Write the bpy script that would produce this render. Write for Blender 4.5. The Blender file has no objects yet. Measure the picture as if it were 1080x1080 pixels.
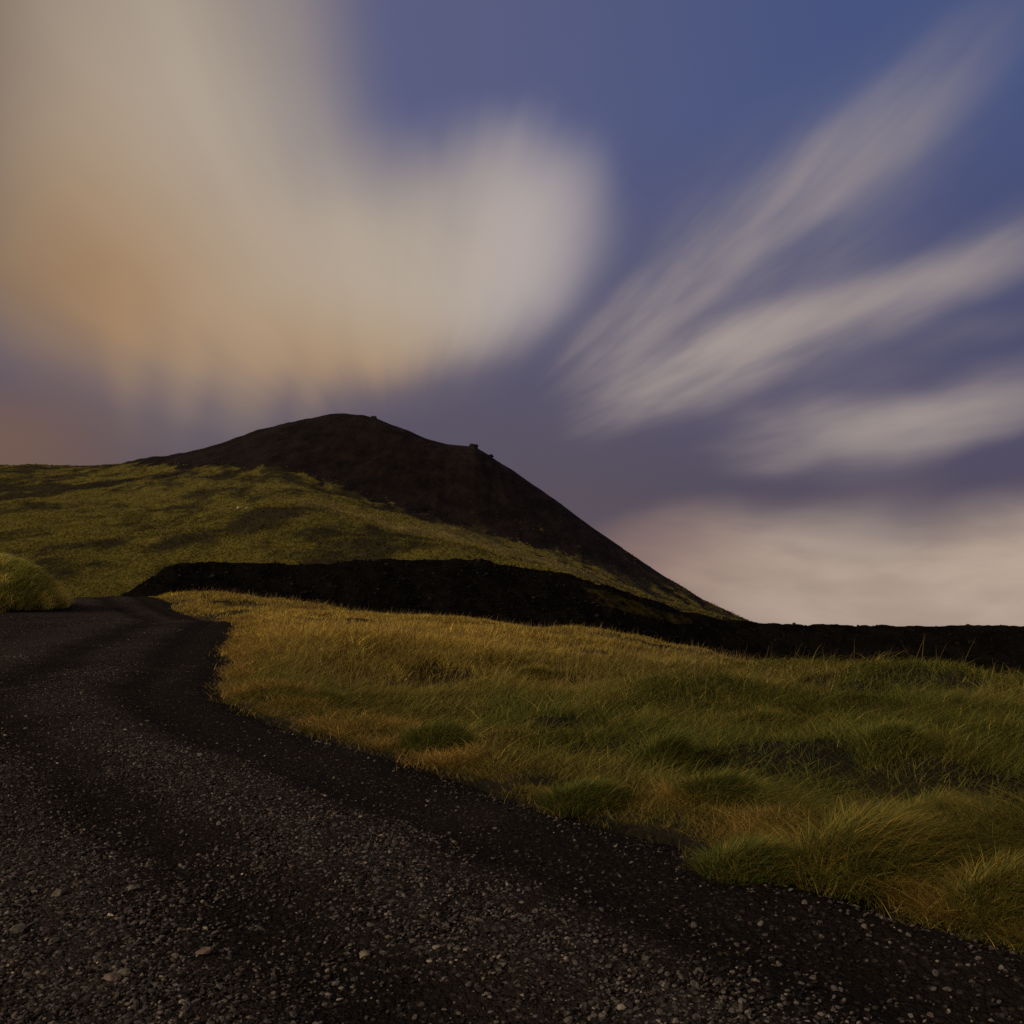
import bpy, math, random
import numpy as np
rng = np.random.default_rng(7)
random.seed(7)
SC = bpy.context.scene
COL = SC.collection

# ------------------------------------------------------------------ camera
F = 1083.0
HORIZON = 660.0
PITCH = math.atan((HORIZON - 540.0) / F)
CAMZ = 1.6
cam = bpy.data.cameras.new("camera")
cam.sensor_width = 36.0
cam.lens = 36.0 * F / 1080.0
cam.clip_start = 0.05
cam.clip_end = 20000
co = bpy.data.objects.new("camera", cam)
COL.objects.link(co)
co.location = (0, 0, CAMZ)
co.rotation_euler = (math.pi / 2 + PITCH, 0, 0)
SC.camera = co

def P(u, v, d):
    """world point seen at photo pixel (u, v) at the distance d (world y)"""
    u = np.asarray(u, float); v = np.asarray(v, float); d = np.asarray(d, float)
    xc = (u - 540) / F; zc = (540 - v) / F
    y = math.cos(PITCH) - zc * math.sin(PITCH)
    z = math.sin(PITCH) + zc * math.cos(PITCH)
    k = d / y
    return xc * k, d + 0 * k, CAMZ + z * k

def proj(x, y, z):
    z = z - CAMZ
    yc = y * math.cos(PITCH) + z * math.sin(PITCH)
    zc = -y * math.sin(PITCH) + z * math.cos(PITCH)
    return 540 + F * x / yc, 540 - F * zc / yc

# ------------------------------------------------------------------ noise
def _hash(ix, iy, seed):
    h = (ix.astype(np.int64) * 374761393 + iy.astype(np.int64) * 668265263 + seed * 1442695041) & 0xFFFFFFFF
    h = ((h ^ (h >> 13)) * 1274126177) & 0xFFFFFFFF
    h = h ^ (h >> 16)
    return (h & 0xFFFF) / 65535.0

def vnoise(x, y, seed=0):
    ix = np.floor(x); iy = np.floor(y)
    fx = x - ix; fy = y - iy
    fx = fx * fx * fx * (fx * (fx * 6 - 15) + 10); fy = fy * fy * fy * (fy * (fy * 6 - 15) + 10)
    a = _hash(ix, iy, seed); b = _hash(ix + 1, iy, seed)
    c = _hash(ix, iy + 1, seed); d = _hash(ix + 1, iy + 1, seed)
    return (a + (b - a) * fx) * (1 - fy) + (c + (d - c) * fx) * fy

def fbm(x, y, lam, octv=4, seed=0, gain=0.5):
    x = np.asarray(x, float); y = np.asarray(y, float)
    s = 0.0; a = 1.0; t = 0.0; f = 1.0 / lam
    for o in range(octv):
        ang = 0.6 + o * 1.1
        xr = x * math.cos(ang) - y * math.sin(ang); yr = x * math.sin(ang) + y * math.cos(ang)
        s = s + a * (vnoise(xr * f + 17.3 * o, yr * f - 9.1 * o, seed + o) * 2 - 1)
        t += a; a *= gain; f *= 2.03
    return s / t

def sstep(a, b, x):
    t = np.clip((x - a) / (b - a), 0, 1)
    return t * t * (3 - 2 * t)

# ------------------------------------------------------------------ mesh helpers
def mesh_obj(name, verts, faces, mat, smooth=True, cols=None, kind=None, parent=None):
    """verts (n,3); faces (m,k) with k 3 or 4"""
    verts = np.ascontiguousarray(verts, np.float32); faces = np.ascontiguousarray(faces, np.int32)
    me = bpy.data.meshes.new(name)
    n = len(verts); m, k = faces.shape
    me.vertices.add(n); me.vertices.foreach_set("co", verts.ravel())
    me.loops.add(m * k); me.loops.foreach_set("vertex_index", faces.ravel())
    me.polygons.add(m)
    me.polygons.foreach_set("loop_start", np.arange(0, m * k, k, dtype=np.int32))
    me.polygons.foreach_set("use_smooth", np.full(m, smooth, bool))
    if cols:
        for cname, arr in cols.items():
            arr = np.asarray(arr, np.float32)
            if arr.ndim == 1:
                at = me.attributes.new(cname, 'FLOAT', 'POINT'); at.data.foreach_set("value", arr)
            else:
                c4 = np.ones((n, 4), np.float32); c4[:, :3] = arr
                at = me.attributes.new(cname, 'FLOAT_COLOR', 'POINT'); at.data.foreach_set("color", c4.ravel())
    me.update(calc_edges=True)
    me.validate()
    me.materials.append(mat)
    o = bpy.data.objects.new(name, me)
    COL.objects.link(o)
    if kind: o["kind"] = kind
    if parent: o.parent = parent
    return o

def grid_faces(nr, nc, wrap=False):
    r = np.arange(nr - 1)[:, None]; c = np.arange(nc if wrap else nc - 1)[None, :]
    a = r * nc + c; b = r * nc + (c + 1) % nc
    return np.stack([a, b, b + nc, a + nc], -1).reshape(-1, 4)

# ------------------------------------------------------------------ node helpers
class NT:
    def __init__(s, tree): s.t = tree; tree.nodes.clear()
    def n(s, typ, **kw):
        nd = s.t.nodes.new(typ)
        for k, v in kw.items(): setattr(nd, k, v)
        return nd
    def l(s, a, b): s.t.links.new(a, b)
    def put(s, sock, v):
        if isinstance(v, bpy.types.NodeSocket): s.l(v, sock)
        elif v is not None: sock.default_value = v
    def math(s, op, a, b=None, c=None, clamp=False):
        nd = s.n('ShaderNodeMath', operation=op, use_clamp=clamp)
        s.put(nd.inputs[0], a); s.put(nd.inputs[1], b); s.put(nd.inputs[2], c)
        return nd.outputs[0]
    def mapr(s, v, a, b, c=0.0, d=1.0, smooth=True):
        nd = s.n('ShaderNodeMapRange', interpolation_type='SMOOTHSTEP' if smooth else 'LINEAR')
        s.put(nd.inputs['Value'], v)
        for k, x in zip(('From Min', 'From Max', 'To Min', 'To Max'), (a, b, c, d)): s.put(nd.inputs[k], x)
        return nd.outputs['Result']
    def mix(s, f, a, b, mode='MIX'):
        nd = s.n('ShaderNodeMix', data_type='RGBA', blend_type=mode)
        s.put(nd.inputs[0], f)
        for i, v in ((6, a), (7, b)):
            if isinstance(v, (tuple, list)): v = (*v[:3], 1.0)
            s.put(nd.inputs[i], v)
        return nd.outputs[2]
    def noise(s, vec, scale, detail=4, rough=0.55, dist=0.0, out='Fac'):
        nd = s.n('ShaderNodeTexNoise')
        s.put(nd.inputs['Vector'], vec); nd.inputs['Scale'].default_value = scale
        nd.inputs['Detail'].default_value = detail; nd.inputs['Roughness'].default_value = rough
        nd.inputs['Distortion'].default_value = dist
        return nd.outputs[out]
    def attr(s, name, out='Fac'):
        return s.n('ShaderNodeAttribute', attribute_name=name).outputs[out]

def new_mat(name):
    m = bpy.data.materials.new(name); m.use_nodes = True
    return m, NT(m.node_tree)

def finish(nt, col, rough=0.95, bump=None, bump_d=0.05, spec=0.2):
    b = nt.n('ShaderNodeBsdfPrincipled')
    nt.put(b.inputs['Base Color'], col if isinstance(col, bpy.types.NodeSocket) else (*col, 1))
    nt.put(b.inputs['Roughness'], rough); b.inputs['Specular IOR Level'].default_value = spec
    if bump is not None:
        bp = nt.n('ShaderNodeBump'); bp.inputs['Distance'].default_value = bump_d
        bp.inputs['Strength'].default_value = 1.0
        nt.l(bump, bp.inputs['Height']); nt.l(bp.outputs[0], b.inputs['Normal'])
    o = nt.n('ShaderNodeOutputMaterial'); nt.l(b.outputs[0], o.inputs[0])

# ------------------------------------------------------------------ materials
def mat_soil():
    m, t = new_mat("grassy_soil"); pos = t.n('ShaderNodeNewGeometry').outputs['Position']
    a = t.noise(pos, 1.3, 6, 0.6); b = t.noise(pos, 22, 5, 0.65)
    c = t.mix(t.mapr(a, .35, .65), (.005, .004, .0028), (.013, .0098, .005))
    c = t.mix(t.mapr(b, .55, .72, 0, .6), c, (.03, .022, .010))
    finish(t, c, .98, b, .05)
    return m

def mat_road():
    m, t = new_mat("black_gravel_road"); pos = t.n('ShaderNodeNewGeometry').outputs['Position']
    v = t.n('ShaderNodeTexVoronoi', feature='F1'); t.l(pos, v.inputs['Vector']); v.inputs['Scale'].default_value = 32
    v2 = t.n('ShaderNodeTexVoronoi', feature='F1'); t.l(pos, v2.inputs['Vector']); v2.inputs['Scale'].default_value = 75
    sep = t.n('ShaderNodeSeparateColor'); t.l(v.outputs['Color'], sep.inputs[0])
    big = t.noise(pos, .7, 5, .6); track = t.attr("track")
    k = t.math('ADD', t.math('MULTIPLY', track, .9), t.math('MULTIPLY', t.math('SUBTRACT', big, .5), 1.5), clamp=True)
    base = t.mix(k, (.0085, .0068, .006), (.025, .0195, .0168))
    stone = t.mix(sep.outputs[1], (.03, .025, .023), (.11, .093, .082))
    f = t.math('MULTIPLY', t.mapr(sep.outputs[0], .55, .8), t.mapr(v.outputs['Distance'], .55, .3))
    f = t.math('MULTIPLY', f, t.mapr(k, 0, 1, .25, 1.0))
    c = t.mix(f, base, stone)
    h = t.math('ADD', t.math('MULTIPLY', v.outputs['Distance'], -.7), t.math('MULTIPLY', v2.outputs['Distance'], -.4))
    finish(t, c, .95, h, .03, .03)
    return m

def mat_bank():
    m, t = new_mat("black_scoria"); pos = t.n('ShaderNodeNewGeometry').outputs['Position']
    a = t.noise(pos, .5, 6, .65); b = t.noise(pos, 1.7, 8, .75)
    c = t.mix(t.mapr(a, .35, .7), (.0060, .0052, .0050), (.0125, .0105, .0098))
    c = t.mix(t.mapr(b, .56, .68, 0, .8), c, (.040, .031, .025))
    g = t.attr("grass"); gn = t.noise(pos, 1.2, 5, .7)
    gf = t.mapr(t.math('ADD', g, t.math('MULTIPLY', t.math('SUBTRACT', gn, .5), 1.2)), .4, .65)
    c = t.mix(gf, c, t.mix(gn, (.022, .019, .006), (.07, .055, .016)))
    finish(t, c, .97, b, .9, .0)
    return m

def mat_hill():
    m, t = new_mat("cinder_and_moss_slope"); pos = t.n('ShaderNodeNewGeometry').outputs['Position']
    mp = t.n('ShaderNodeMapping'); t.l(pos, mp.inputs[0]); mp.inputs['Scale'].default_value = (1, .32, 1.2); pos = mp.outputs[0]
    big = t.noise(pos, .030, 5, .6, .5); mid = t.noise(pos, .085, 6, .62, .3); fine = t.noise(pos, .42, 6, .72)
    g = t.attr("grass"); lit_crest = t.attr("straw")
    ms = t.mapr(t.math('ADD', t.attr("moss"), t.math('MULTIPLY', t.math('SUBTRACT', fine, .5), .55)), .05, .95)
    gc = t.mix(ms, (.027, .0215, .0085), (.115, .096, .020))
    gc = t.mix(t.mapr(fine, .44, .34, 0, .35), gc, (.012, .010, .005))
    gc = t.mix(t.math('MULTIPLY', lit_crest, t.mapr(fine, .3, .6, .35, 1.0)), gc, (.19, .15, .045))  # paler crest colour stands in for light on the spur
    sc = t.mix(t.mapr(mid, .35, .65), (.0068, .0046, .0041), (.0155, .010, .0084))
    sc = t.mix(t.mapr(fine, .55, .7, 0, .45), sc, (.018, .014, .012))
    f = t.math('ADD', g, t.math('MULTIPLY', t.math('SUBTRACT', t.math('ADD', mid, fine), 1.0), .9))
    c = t.mix(t.mapr(f, .36, .64), sc, gc)
    finish(t, c, .98, t.math('ADD', fine, t.math('MULTIPLY', mid, 1.5)), .9, .05)
    return m

def mat_blades():
    m, t = new_mat("grass_blades"); c = t.attr("col", 'Color')
    d = t.n('ShaderNodeBsdfDiffuse'); tr = t.n('ShaderNodeBsdfTranslucent'); mx = t.n('ShaderNodeMixShader')
    t.l(c, d.inputs[0]); t.l(c, tr.inputs[0]); mx.inputs[0].default_value = .3
    t.l(d.outputs[0], mx.inputs[1]); t.l(tr.outputs[0], mx.inputs[2])
    o = t.n('ShaderNodeOutputMaterial'); t.l(mx.outputs[0], o.inputs[0])
    return m

def mat_gravel():
    m, t = new_mat("basalt_gravel"); c = t.attr("col", 'Color')
    pos = t.n('ShaderNodeNewGeometry').outputs['Position']
    n = t.noise(pos, 90, 5, .65)
    cc = t.mix(t.mapr(n, .35, .7, 0, .8), t.mix(.5, c, (0, 0, 0)), c)
    finish(t, cc, .9, n, .006, .1)
    return m

def mat_rock(name, lo, hi, scale=3.0):
    m, t = new_mat(name)
    pos = t.n('ShaderNodeTexCoord').outputs['Object']
    n = t.noise(pos, scale, 8, .65)
    finish(t, t.mix(t.mapr(n, .35, .68), lo, hi), .95, n, .15 / scale, .2)
    return m

M_SOIL, M_ROAD, M_BANK, M_HILL, M_BLADE, M_GRAVEL = mat_soil(), mat_road(), mat_bank(), mat_hill(), mat_blades(), mat_gravel()

# ------------------------------------------------------------------ near terrain
ctl = []
for y in (1, 3, 6, 10, 15, 21, 28, 36, 46, 58):                  # the road rises at five in a hundred
    for x in (-8 - .55 * y, -3 - .36 * y, 1 - .24 * y)[:3 if y < 25 else 2]:
        ctl.append((x, y, .05 * y + (.2 if y == 58 else 0)))
for u, v, d in [(120, 629, 60), (70, 631, 60), (0, 634, 60), (180, 634, 54), (240, 655, 46), (195, 632, 55), (330, 651, 50), (440, 654, 48), (560, 671, 42), (640, 686, 38),
                (760, 706, 33), (900, 717, 31), (1080, 741, 28), (1300, 738, 26),
                (640, 878, 6.5), (1080, 1010, 4.3), (1000, 820, 8.0)]:
    ctl.append(tuple(float(c) for c in P(u, v, d)))
for x, y, z in [(6, 0, -.1), (20, 0, -.8), (40, 10, -1.6), (-20, -10, -.5), (0, -10, -.5), (20, -10, -1), (-5, 66, 1.2), (12, 55, -.6), (30, 45, -1.6), (22, 45, -1.7), (20, 58, -1.8), (-2, 58, 1.3), (-9, 60, 1.7), (-12, 42, 1.75), (-9.3, 33, 1.6),
                (-30, 75, 2.4), (-5, 90, .6), (30, 80, -1.2), (60, 60, -2.4), (40, 72, -2.6), (18, 72, -2.0), (-60, 60, 2.6), (-60, 20, 1.2), (-40, 40, 2.0)]:
    ctl.append((x, y, z))
ctl = np.array(ctl)
def _tps_k(r2): return np.where(r2 > 1e-9, .5 * r2 * np.log(r2 + 1e-12), 0)
_n = len(ctl)
_A = np.zeros((_n + 3, _n + 3))
_A[:_n, :_n] = _tps_k(((ctl[:, None, :2] - ctl[None, :, :2]) ** 2).sum(-1)) + np.eye(_n) * .5
_A[:_n, _n] = 1; _A[:_n, _n + 1:] = ctl[:, :2]; _A[_n, :_n] = 1; _A[_n + 1:, :_n] = ctl[:, :2].T
_w = np.linalg.solve(_A, np.concatenate([ctl[:, 2], [0, 0, 0]]))
def tps(x, y):
    sh = x.shape; x = x.ravel(); y = y.ravel()
    out = np.empty(len(x))
    for i in range(0, len(x), 100000):
        xx = x[i:i + 100000]; yy = y[i:i + 100000]
        r2 = (xx[:, None] - ctl[None, :, 0]) ** 2 + (yy[:, None] - ctl[None, :, 1]) ** 2
        out[i:i + 100000] = _tps_k(r2) @ _w[:_n] + _w[_n] + _w[_n + 1] * xx + _w[_n + 2] * yy
    return out.reshape(sh)

# right edge of the road, in the world, read at (u, d)
_RE = [(-6, 9.0), (0, 5.0), (2.5, 3.6), (4.4, 2.25), (6.6, .62), (9.4, -1.2), (12.9, -3.5), (16, -4.5), (20.6, -5.7), (26, -7.05), (32, -8.4), (37, -9.7), (43, -12.2), (50, -16.4), (60, -20.9), (70, -25)]
_LE = [(-6, -12), (0, -11), (10, -13), (20, -16), (30, -18.5), (40, -20.0), (50, -22.0), (60, -27.0), (70, -33)]
def _smooth(tab):
    t = np.array(tab, float); yy = np.linspace(t[0, 0], t[-1, 0], 600)
    xx = np.interp(yy, t[:, 0], t[:, 1]); k = np.hanning(31); k /= k.sum()
    xp = np.pad(xx, 15, mode='reflect', reflect_type='odd')
    return yy, np.convolve(xp, k, 'valid')
_ry, _rx = _smooth(_RE); _ly, _lx = _smooth(_LE)
def redge(y):
    y = np.asarray(y, float)
    return np.interp(y, _ry, _rx) + .10 * fbm(y, y * 0, .8, 3, 211) + .22 * fbm(y, y * 0 + 5, 3.1, 2, 212)
def ledge(y): return np.interp(y, _ly, _lx)

# grassy mound at the left of the road
MX, MY, _mz = (float(c) for c in P(2, 600, 44))
def mound(x, y):
    r = np.hypot((x - MX + 1.5) / 3.7, (y - MY - 1) / 4.0)
    return 2.0 * np.clip(1 - r ** 2.2, 0, None) ** .9 * (1 + .18 * fbm(x, y, 1.6, 3, 191))

HOLLOWS = []
for u_, v_, ru_, rd_ in [(735, 722, 70, 1.5), (855, 752, 45, 1.3), (955, 757, 60, 1.1), (915, 775, 35, .6), (470, 715, 40, 1.2), (590, 760, 40, .9), (430, 800, 50, .5), (560, 835, 40, .35), (620, 700, 45, 1.6), (820, 705, 60, 1.6)]:
    d_ = 1733 / max(v_ - 606, 10) if v_ > 780 else {722: 22, 752: 15.5, 757: 14.5, 775: 12.6, 715: 17.5, 760: 12.5, 700: 24, 705: 25}[v_]
    HOLLOWS.append(((u_ - 540) / F * d_, d_, ru_ / F * d_, rd_))
def hollow(x, y):
    s = 0
    for hx, hy, rx_, ry_ in HOLLOWS:
        s = np.maximum(s, sstep(1.25, .5, np.hypot((x - hx) / rx_, (y - hy - .15 * (x - hx)) / ry_) + .6 * fbm(x, y, 1.1, 3, 221)))
    return s * .8
TUSS = []   # (x, y, radius, height) of the big tussocks, raised hummocks under them
def ground_z(x, y, micro=True):
    x = np.asarray(x, float); y = np.asarray(y, float)
    r = np.hypot(x, y)
    z = tps(x, y)
    z = np.clip(z, -4, 5)
    far = sstep(85, 125, r)
    z = z * (1 - far) + (-3.0) * far
    e = x - redge(y)
    fld = sstep(.05, 1.1, e) * (y < 75)
    z = z + fld * (.10 + .12 * sstep(14, 30, y)) * (1 - far)
    # hummocks in the field
    amp = fld * (1 - sstep(60, 80, y)) * sstep(.3, 2.5, e)
    if micro:
        z = z + amp * (.33 * fbm(x, y * .8, 2.3, 3, 11) + .30 * fbm(x, y * .7, 6.5, 2, 31))
        # hollows where the peat is bare
        z = z - fld * .30 * hollow(x, y)
        z = z - amp * .35 * sstep(.25, .5, fbm(x * .45, y, 3.4, 3, 77))
    z = z - 2.0 * sstep(44, 62, y) * sstep(-4, 8, x) * (1 - far)
    z = z + .16 * sstep(0, 2.5, -(x - ledge(y))) * (1 - far)
    z = z + mound(x, y)
    return z

def road_z(x, y):
    s = (x - ledge(y)) / (redge(y) - ledge(y))
    w = redge(y) - ledge(y)
    p = (redge(y) - x)                                   # metres in from the right edge
    k = .05 * fbm(x, y, 2.2, 4, 5)
    rut = -.075 * np.exp(-((p - 1.0 - .25 * fbm(x, y, 6, 2, 8)) / .35) ** 2) - .06 * np.exp(-((p - 3.0 - .25 * fbm(x, y, 6, 2, 9)) / .4) ** 2)
    return tps(x, y) + .035 + k + rut - .09 * sstep(.5, -.05, p) - .2 * sstep(-.05, -.3, p)

# ground: one sheet on polar rings out to the horizon
az = np.concatenate([np.radians(np.linspace(-42, 42, 620)), np.radians(np.linspace(42, 318, 93))[1:-1]])
rad = np.concatenate([np.geomspace(1.0, 100, 520), np.geomspace(100, 9000, 60)[1:]])
RR, AA = np.meshgrid(rad, az, indexing='ij')
gx = RR * np.sin(AA); gy = RR * np.cos(AA)
inside = (gx > ledge(gy)) & (gx < redge(gy)) & (gy < 66) & (gy > -6)
gz = ground_z(gx, gy) - .40 * inside
gz[RR > 1500] = -3.0
V = np.stack([gx.ravel(), gy.ravel(), gz.ravel()], 1)
fc = grid_faces(len(rad), len(az), True)
V = np.vstack([V, [[0, 0, float(gz[0].mean())]]]); ci = len(V) - 1
n0 = len(az)
tri = np.array([[ci, (i + 1) % n0, i, i] for i in range(n0)])
ground = mesh_obj("ground", V, fc[:, ::-1], M_SOIL, True, kind="structure")

# road sheet
ys = np.concatenate([np.linspace(-5, 3, 30), np.geomspace(3, 64, 520)[1:]])
ss = np.linspace(0, 1, 420)
YY, SS = np.meshgrid(ys, ss, indexing='ij')
LX, RX = ledge(YY) - .6, redge(YY) + .25 + .22 * fbm(redge(YY), YY, .9, 4, 41)
XX = LX + (RX - LX) * SS
ZZ = road_z(XX, YY)
ZZ = ZZ - .3 * sstep(.985, 1.0, SS) - .25 * sstep(.02, 0, SS) + .012 * fbm(XX, YY, .12, 3, 3)
pin = redge(YY) - XX
track = np.clip(.35 + .5 * np.exp(-((pin - 2.0) / .55) ** 2) + .6 * np.exp(-((pin - 4.3) / .9) ** 2) - .5 * np.exp(-((pin - .9) / .5) ** 2) - .45 * np.exp(-((pin - 3.1) / .45) ** 2)
                + .35 * fbm(XX, YY * .4, 1.6, 3, 19) + .2 * sstep(3, 6, pin) - .3 * sstep(3.0, .5, pin), 0, 1)
road = mesh_obj("road", np.stack([XX.ravel(), YY.ravel(), ZZ.ravel()], 1), grid_faces(len(ys), len(ss)), M_ROAD, True,
                cols={"track": track.ravel()}, kind="structure")

# ------------------------------------------------------------------ black scoria bank
bk = np.array([(-60, 668, 60), (60, 650, 62), (100, 640, 62), (125, 630, 62), (142, 618, 63), (160, 606, 64), (182, 595.5, 66), (230, 593, 70), (300, 594.5, 72), (345, 594, 73), (400, 590, 75), (440, 590, 77), (480, 589, 78), (512, 591, 79), (540, 597, 80), (600, 606, 82), (660, 624, 84),
               (715, 643, 86), (755, 653, 88), (800, 657, 90), (850, 658.5, 91), (900, 660, 92), (1000, 660.5, 92), (1080, 659.3, 92), (1200, 660, 94), (1500, 664, 95), (1900, 670, 95)], float)
us = np.concatenate([np.linspace(-60, 1250, 900), np.linspace(1250, 1900, 90)[1:]])
bv = np.interp(us, bk[:, 0], bk[:, 1]); bd = np.interp(us, bk[:, 0], bk[:, 2])
kk = np.hanning(9); kk /= kk.sum()
bv = np.convolve(np.pad(bv, 4, mode='edge'), kk, 'valid'); bd = np.convolve(np.pad(bd, 4, mode='edge'), kk, 'valid')
cx, cy, cz = P(us, bv, bd)
tt = np.linspace(-1, 1, 110)
TT, _ = np.meshgrid(tt, us, indexing='ij')
hgt = cz + 3.2
run_f = np.clip(hgt * 1.9, 4, 16); run_b = 12.0
dep = bd[None] + np.where(TT < 0, TT * run_f[None], TT * run_b)
bx = cx[None] * dep / bd[None]
prof = np.where(TT < 0, 1 - np.abs(TT) ** 1.25, 1 - np.abs(TT) ** 1.6)
prof = np.where(np.abs(TT) < .1, prof, prof)
bz = -3.4 + (cz[None] + 3.4) * prof
edge_f = 1 - np.abs(TT) ** 4
bz = bz + edge_f * (.30 * fbm(bx, dep, 4.0, 4, 51) * (.35 + .65 * np.abs(TT)) + .22 * fbm(bx, dep, 1.3, 3, 52))
pu, pv = proj(bx, dep, bz)
# a lens of thin grass on the right end of the bank
lens = sstep(575, 640, pu) * sstep(765, 715, pu)
up = np.interp(pu, [575, 640, 700, 765], [604, 622, 643, 660]); lo = np.interp(pu, [575, 640, 700, 765], [612, 641, 657, 664])
lens = lens * sstep(up - 1, up + 3, pv) * sstep(lo + 3, lo - 3, pv) * .6
bank = mesh_obj("scoria_bank", np.stack([bx.ravel(), dep.ravel(), bz.ravel()], 1), grid_faces(len(tt), len(us)), M_BANK, True,
                cols={"grass": lens.ravel()}, kind="structure")

# ------------------------------------------------------------------ the hill with its cinder cone
def line(tab):
    a = np.array(tab, float); return a[:, 0], a[:, 1]
hu = np.concatenate([np.linspace(-1400, -120, 120), np.linspace(-120, 860, 900)[1:], np.linspace(860, 1500, 60)[1:]])
def lv(tab, k=21):
    a, b = line(tab); v = np.interp(hu, a, b); w = np.hanning(k); w /= w.sum()
    return np.convolve(np.pad(v, k // 2, mode='edge'), w, 'valid')
L_foot = lv([(-1400, 661), (1500, 661.5)])
L1 = lv([(-1400, 650), (-300, 615), (0, 603), (100, 602), (200, 592), (300, 585), (400, 583), (500, 588), (600, 610), (700, 643), (790, 662), (900, 674), (1500, 674)], 41)
L2 = lv([(-1400, 640), (-300, 560), (0, 545), (100, 543), (200, 540), (280, 530), (320, 530), (360, 540), (400, 552), (450, 565), (500, 578), (560, 593), (600, 603), (700, 639), (790, 661), (900, 674), (1500, 674)], 31)
L3 = lv([(-1400, 630), (-300, 530), (0, 512), (100, 511), (200, 503), (290, 500), (340, 511), (400, 530), (470, 551), (540, 573), (600, 592), (700, 632), (790, 659), (900, 674), (1500, 674)], 31)
L4 = lv([(-1400, 620), (-300, 522), (-100, 505), (-40, 500), (0, 498.5), (40, 498), (60, 500), (100, 497.5), (150, 491.5), (190, 484), (250, 465.5), (300, 451.5), (340, 443), (360, 440), (380, 440.5), (395, 444), (420, 455), (450, 466), (470, 471), (500, 474), (512, 481), (540, 498), (580, 525.5), (620, 554), (660, 582.5), (700, 609), (740, 632.5), (770, 647), (790, 655.5), (815, 662), (840, 668), (900, 672), (1500, 672)], 5)
Dk = np.array([100., 170., 260., 370., 520.])
Zs = [P(hu, L, d)[2] for L, d in zip((L_foot, L1, L2, L3, L4), Dk)]
ztop = Zs[-1]
D_all = np.concatenate([Dk, [600., 760., 1000.]])
Zs = Zs + [ztop * .93, ztop * .45 - .3, np.full_like(ztop, -4.5)]
Zs[0] = np.full_like(ztop, -3.6)
Zs = np.array(Zs)                                  # rows x columns
def pchip(xk, yk, x):
    h = np.diff(xk)[:, None]; dl = np.diff(yk, axis=0) / h
    m = np.zeros_like(yk)
    w1 = 2 * h[1:] + h[:-1]; w2 = h[1:] + 2 * h[:-1]
    with np.errstate(divide='ignore', invalid='ignore'):
        mm = (w1 + w2) / (w1 / dl[:-1] + w2 / dl[1:])
    m[1:-1] = np.where(dl[:-1] * dl[1:] > 0, mm, 0); m[0] = dl[0]; m[-1] = dl[-1]
    i = np.clip(np.searchsorted(xk, x) - 1, 0, len(xk) - 2)
    t = ((x - xk[i]) / h[i, 0])[:, None]; hh = h[i]
    return (2 * t**3 - 3 * t**2 + 1) * yk[i] + (t**3 - 2 * t**2 + t) * hh * m[i] + (-2 * t**3 + 3 * t**2) * yk[i + 1] + (t**3 - t**2) * hh * m[i + 1]
hd = np.concatenate([np.linspace(100, 260, 190), np.linspace(260, 520, 190)[1:], np.linspace(520, 1000, 60)[1:]])
HZ = pchip(D_all, Zs, hd)
HD = np.repeat(hd[:, None], len(hu), 1)
HX = P(hu[None], 560, HD)[0]
pu, pv = proj(HX, HD, HZ)
U = np.repeat(hu[None], len(hd), 0)
# what grows where: grass below the line L3, bare cinders above and on the right flank
g_line = np.interp(hu, [-1400, -120, 0, 60, 130, 190, 240, 300, 335, 365, 385, 410, 440, 470, 505, 540, 600, 680, 790, 900],
                   [470, 470, 470, 480, 490, 496, 493, 496, 505, 512, 525, 534, 545, 551, 556, 570, 588, 615, 655, 640])
g = np.clip(.5 + (pv - g_line[None]) / 16, 0, 1)
soft = sstep(440, 640, U)
g = g * (1 - soft) + np.clip(.5 + (pv - g_line[None] - 2) / 62, 0, .75) * soft
# light along the spur crests, painted in as a straw tint
sl = np.interp(hu, [300, 330, 400, 500, 560, 620, 720], [527, 531, 550, 574, 590, 606, 643])
straw = np.exp(-((pv - sl[None]) / 5) ** 2) * sstep(300, 330, U) * sstep(720, 560, U) * .8
sl2 = np.interp(hu, [430, 480, 560, 640], [555, 563, 584, 610])
straw = np.maximum(straw, np.exp(-((pv - sl2[None]) / 6) ** 2) * sstep(420, 460, U) * sstep(640, 560, U) * .55)
# dark rough vegetation under the left skyline and in patches
patch = fbm(HX, HD, 60, 4, 61)
inb = (HD < 640)
g = np.clip(g + (np.abs(g - .5) < .499) * .55 * fbm(HX, HD * .3, 5, 4, 241), 0, 1)
moss = sstep(-.42, .36, fbm(HX, HD * .45, 13, 6, 242, .68) + .38 * fbm(HX, HD * .6, 60, 3, 243))
amp = g * sstep(100, 140, HD) * sstep(516, 470, HD)
HZ = HZ + amp * (1.9 * fbm(HX, HD * .6, 26, 4, 62) + 1.0 * fbm(HX, HD * .5, 8, 3, 63))
HZ = HZ + (1 - g) * sstep(300, 400, HD) * sstep(519, 480, HD) * (2.2 * fbm(HX, HD * .3, 18, 4, 64) + .35 * fbm(HX, HD, 4, 3, 66))
HZ = HZ + sstep(500, 520, HD) * sstep(700, 540, HD) * (.35 * fbm(HX, HD, 9, 4, 65)) * (ztop[None] > 6)
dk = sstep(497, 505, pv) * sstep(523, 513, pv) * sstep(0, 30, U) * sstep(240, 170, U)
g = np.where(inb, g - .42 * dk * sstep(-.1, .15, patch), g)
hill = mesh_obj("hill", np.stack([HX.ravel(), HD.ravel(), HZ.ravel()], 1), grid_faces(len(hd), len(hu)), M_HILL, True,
                cols={"grass": g.ravel(), "straw": straw.ravel(), "moss": moss.ravel()}, kind="structure")  # straw holds the painted crest light
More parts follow.
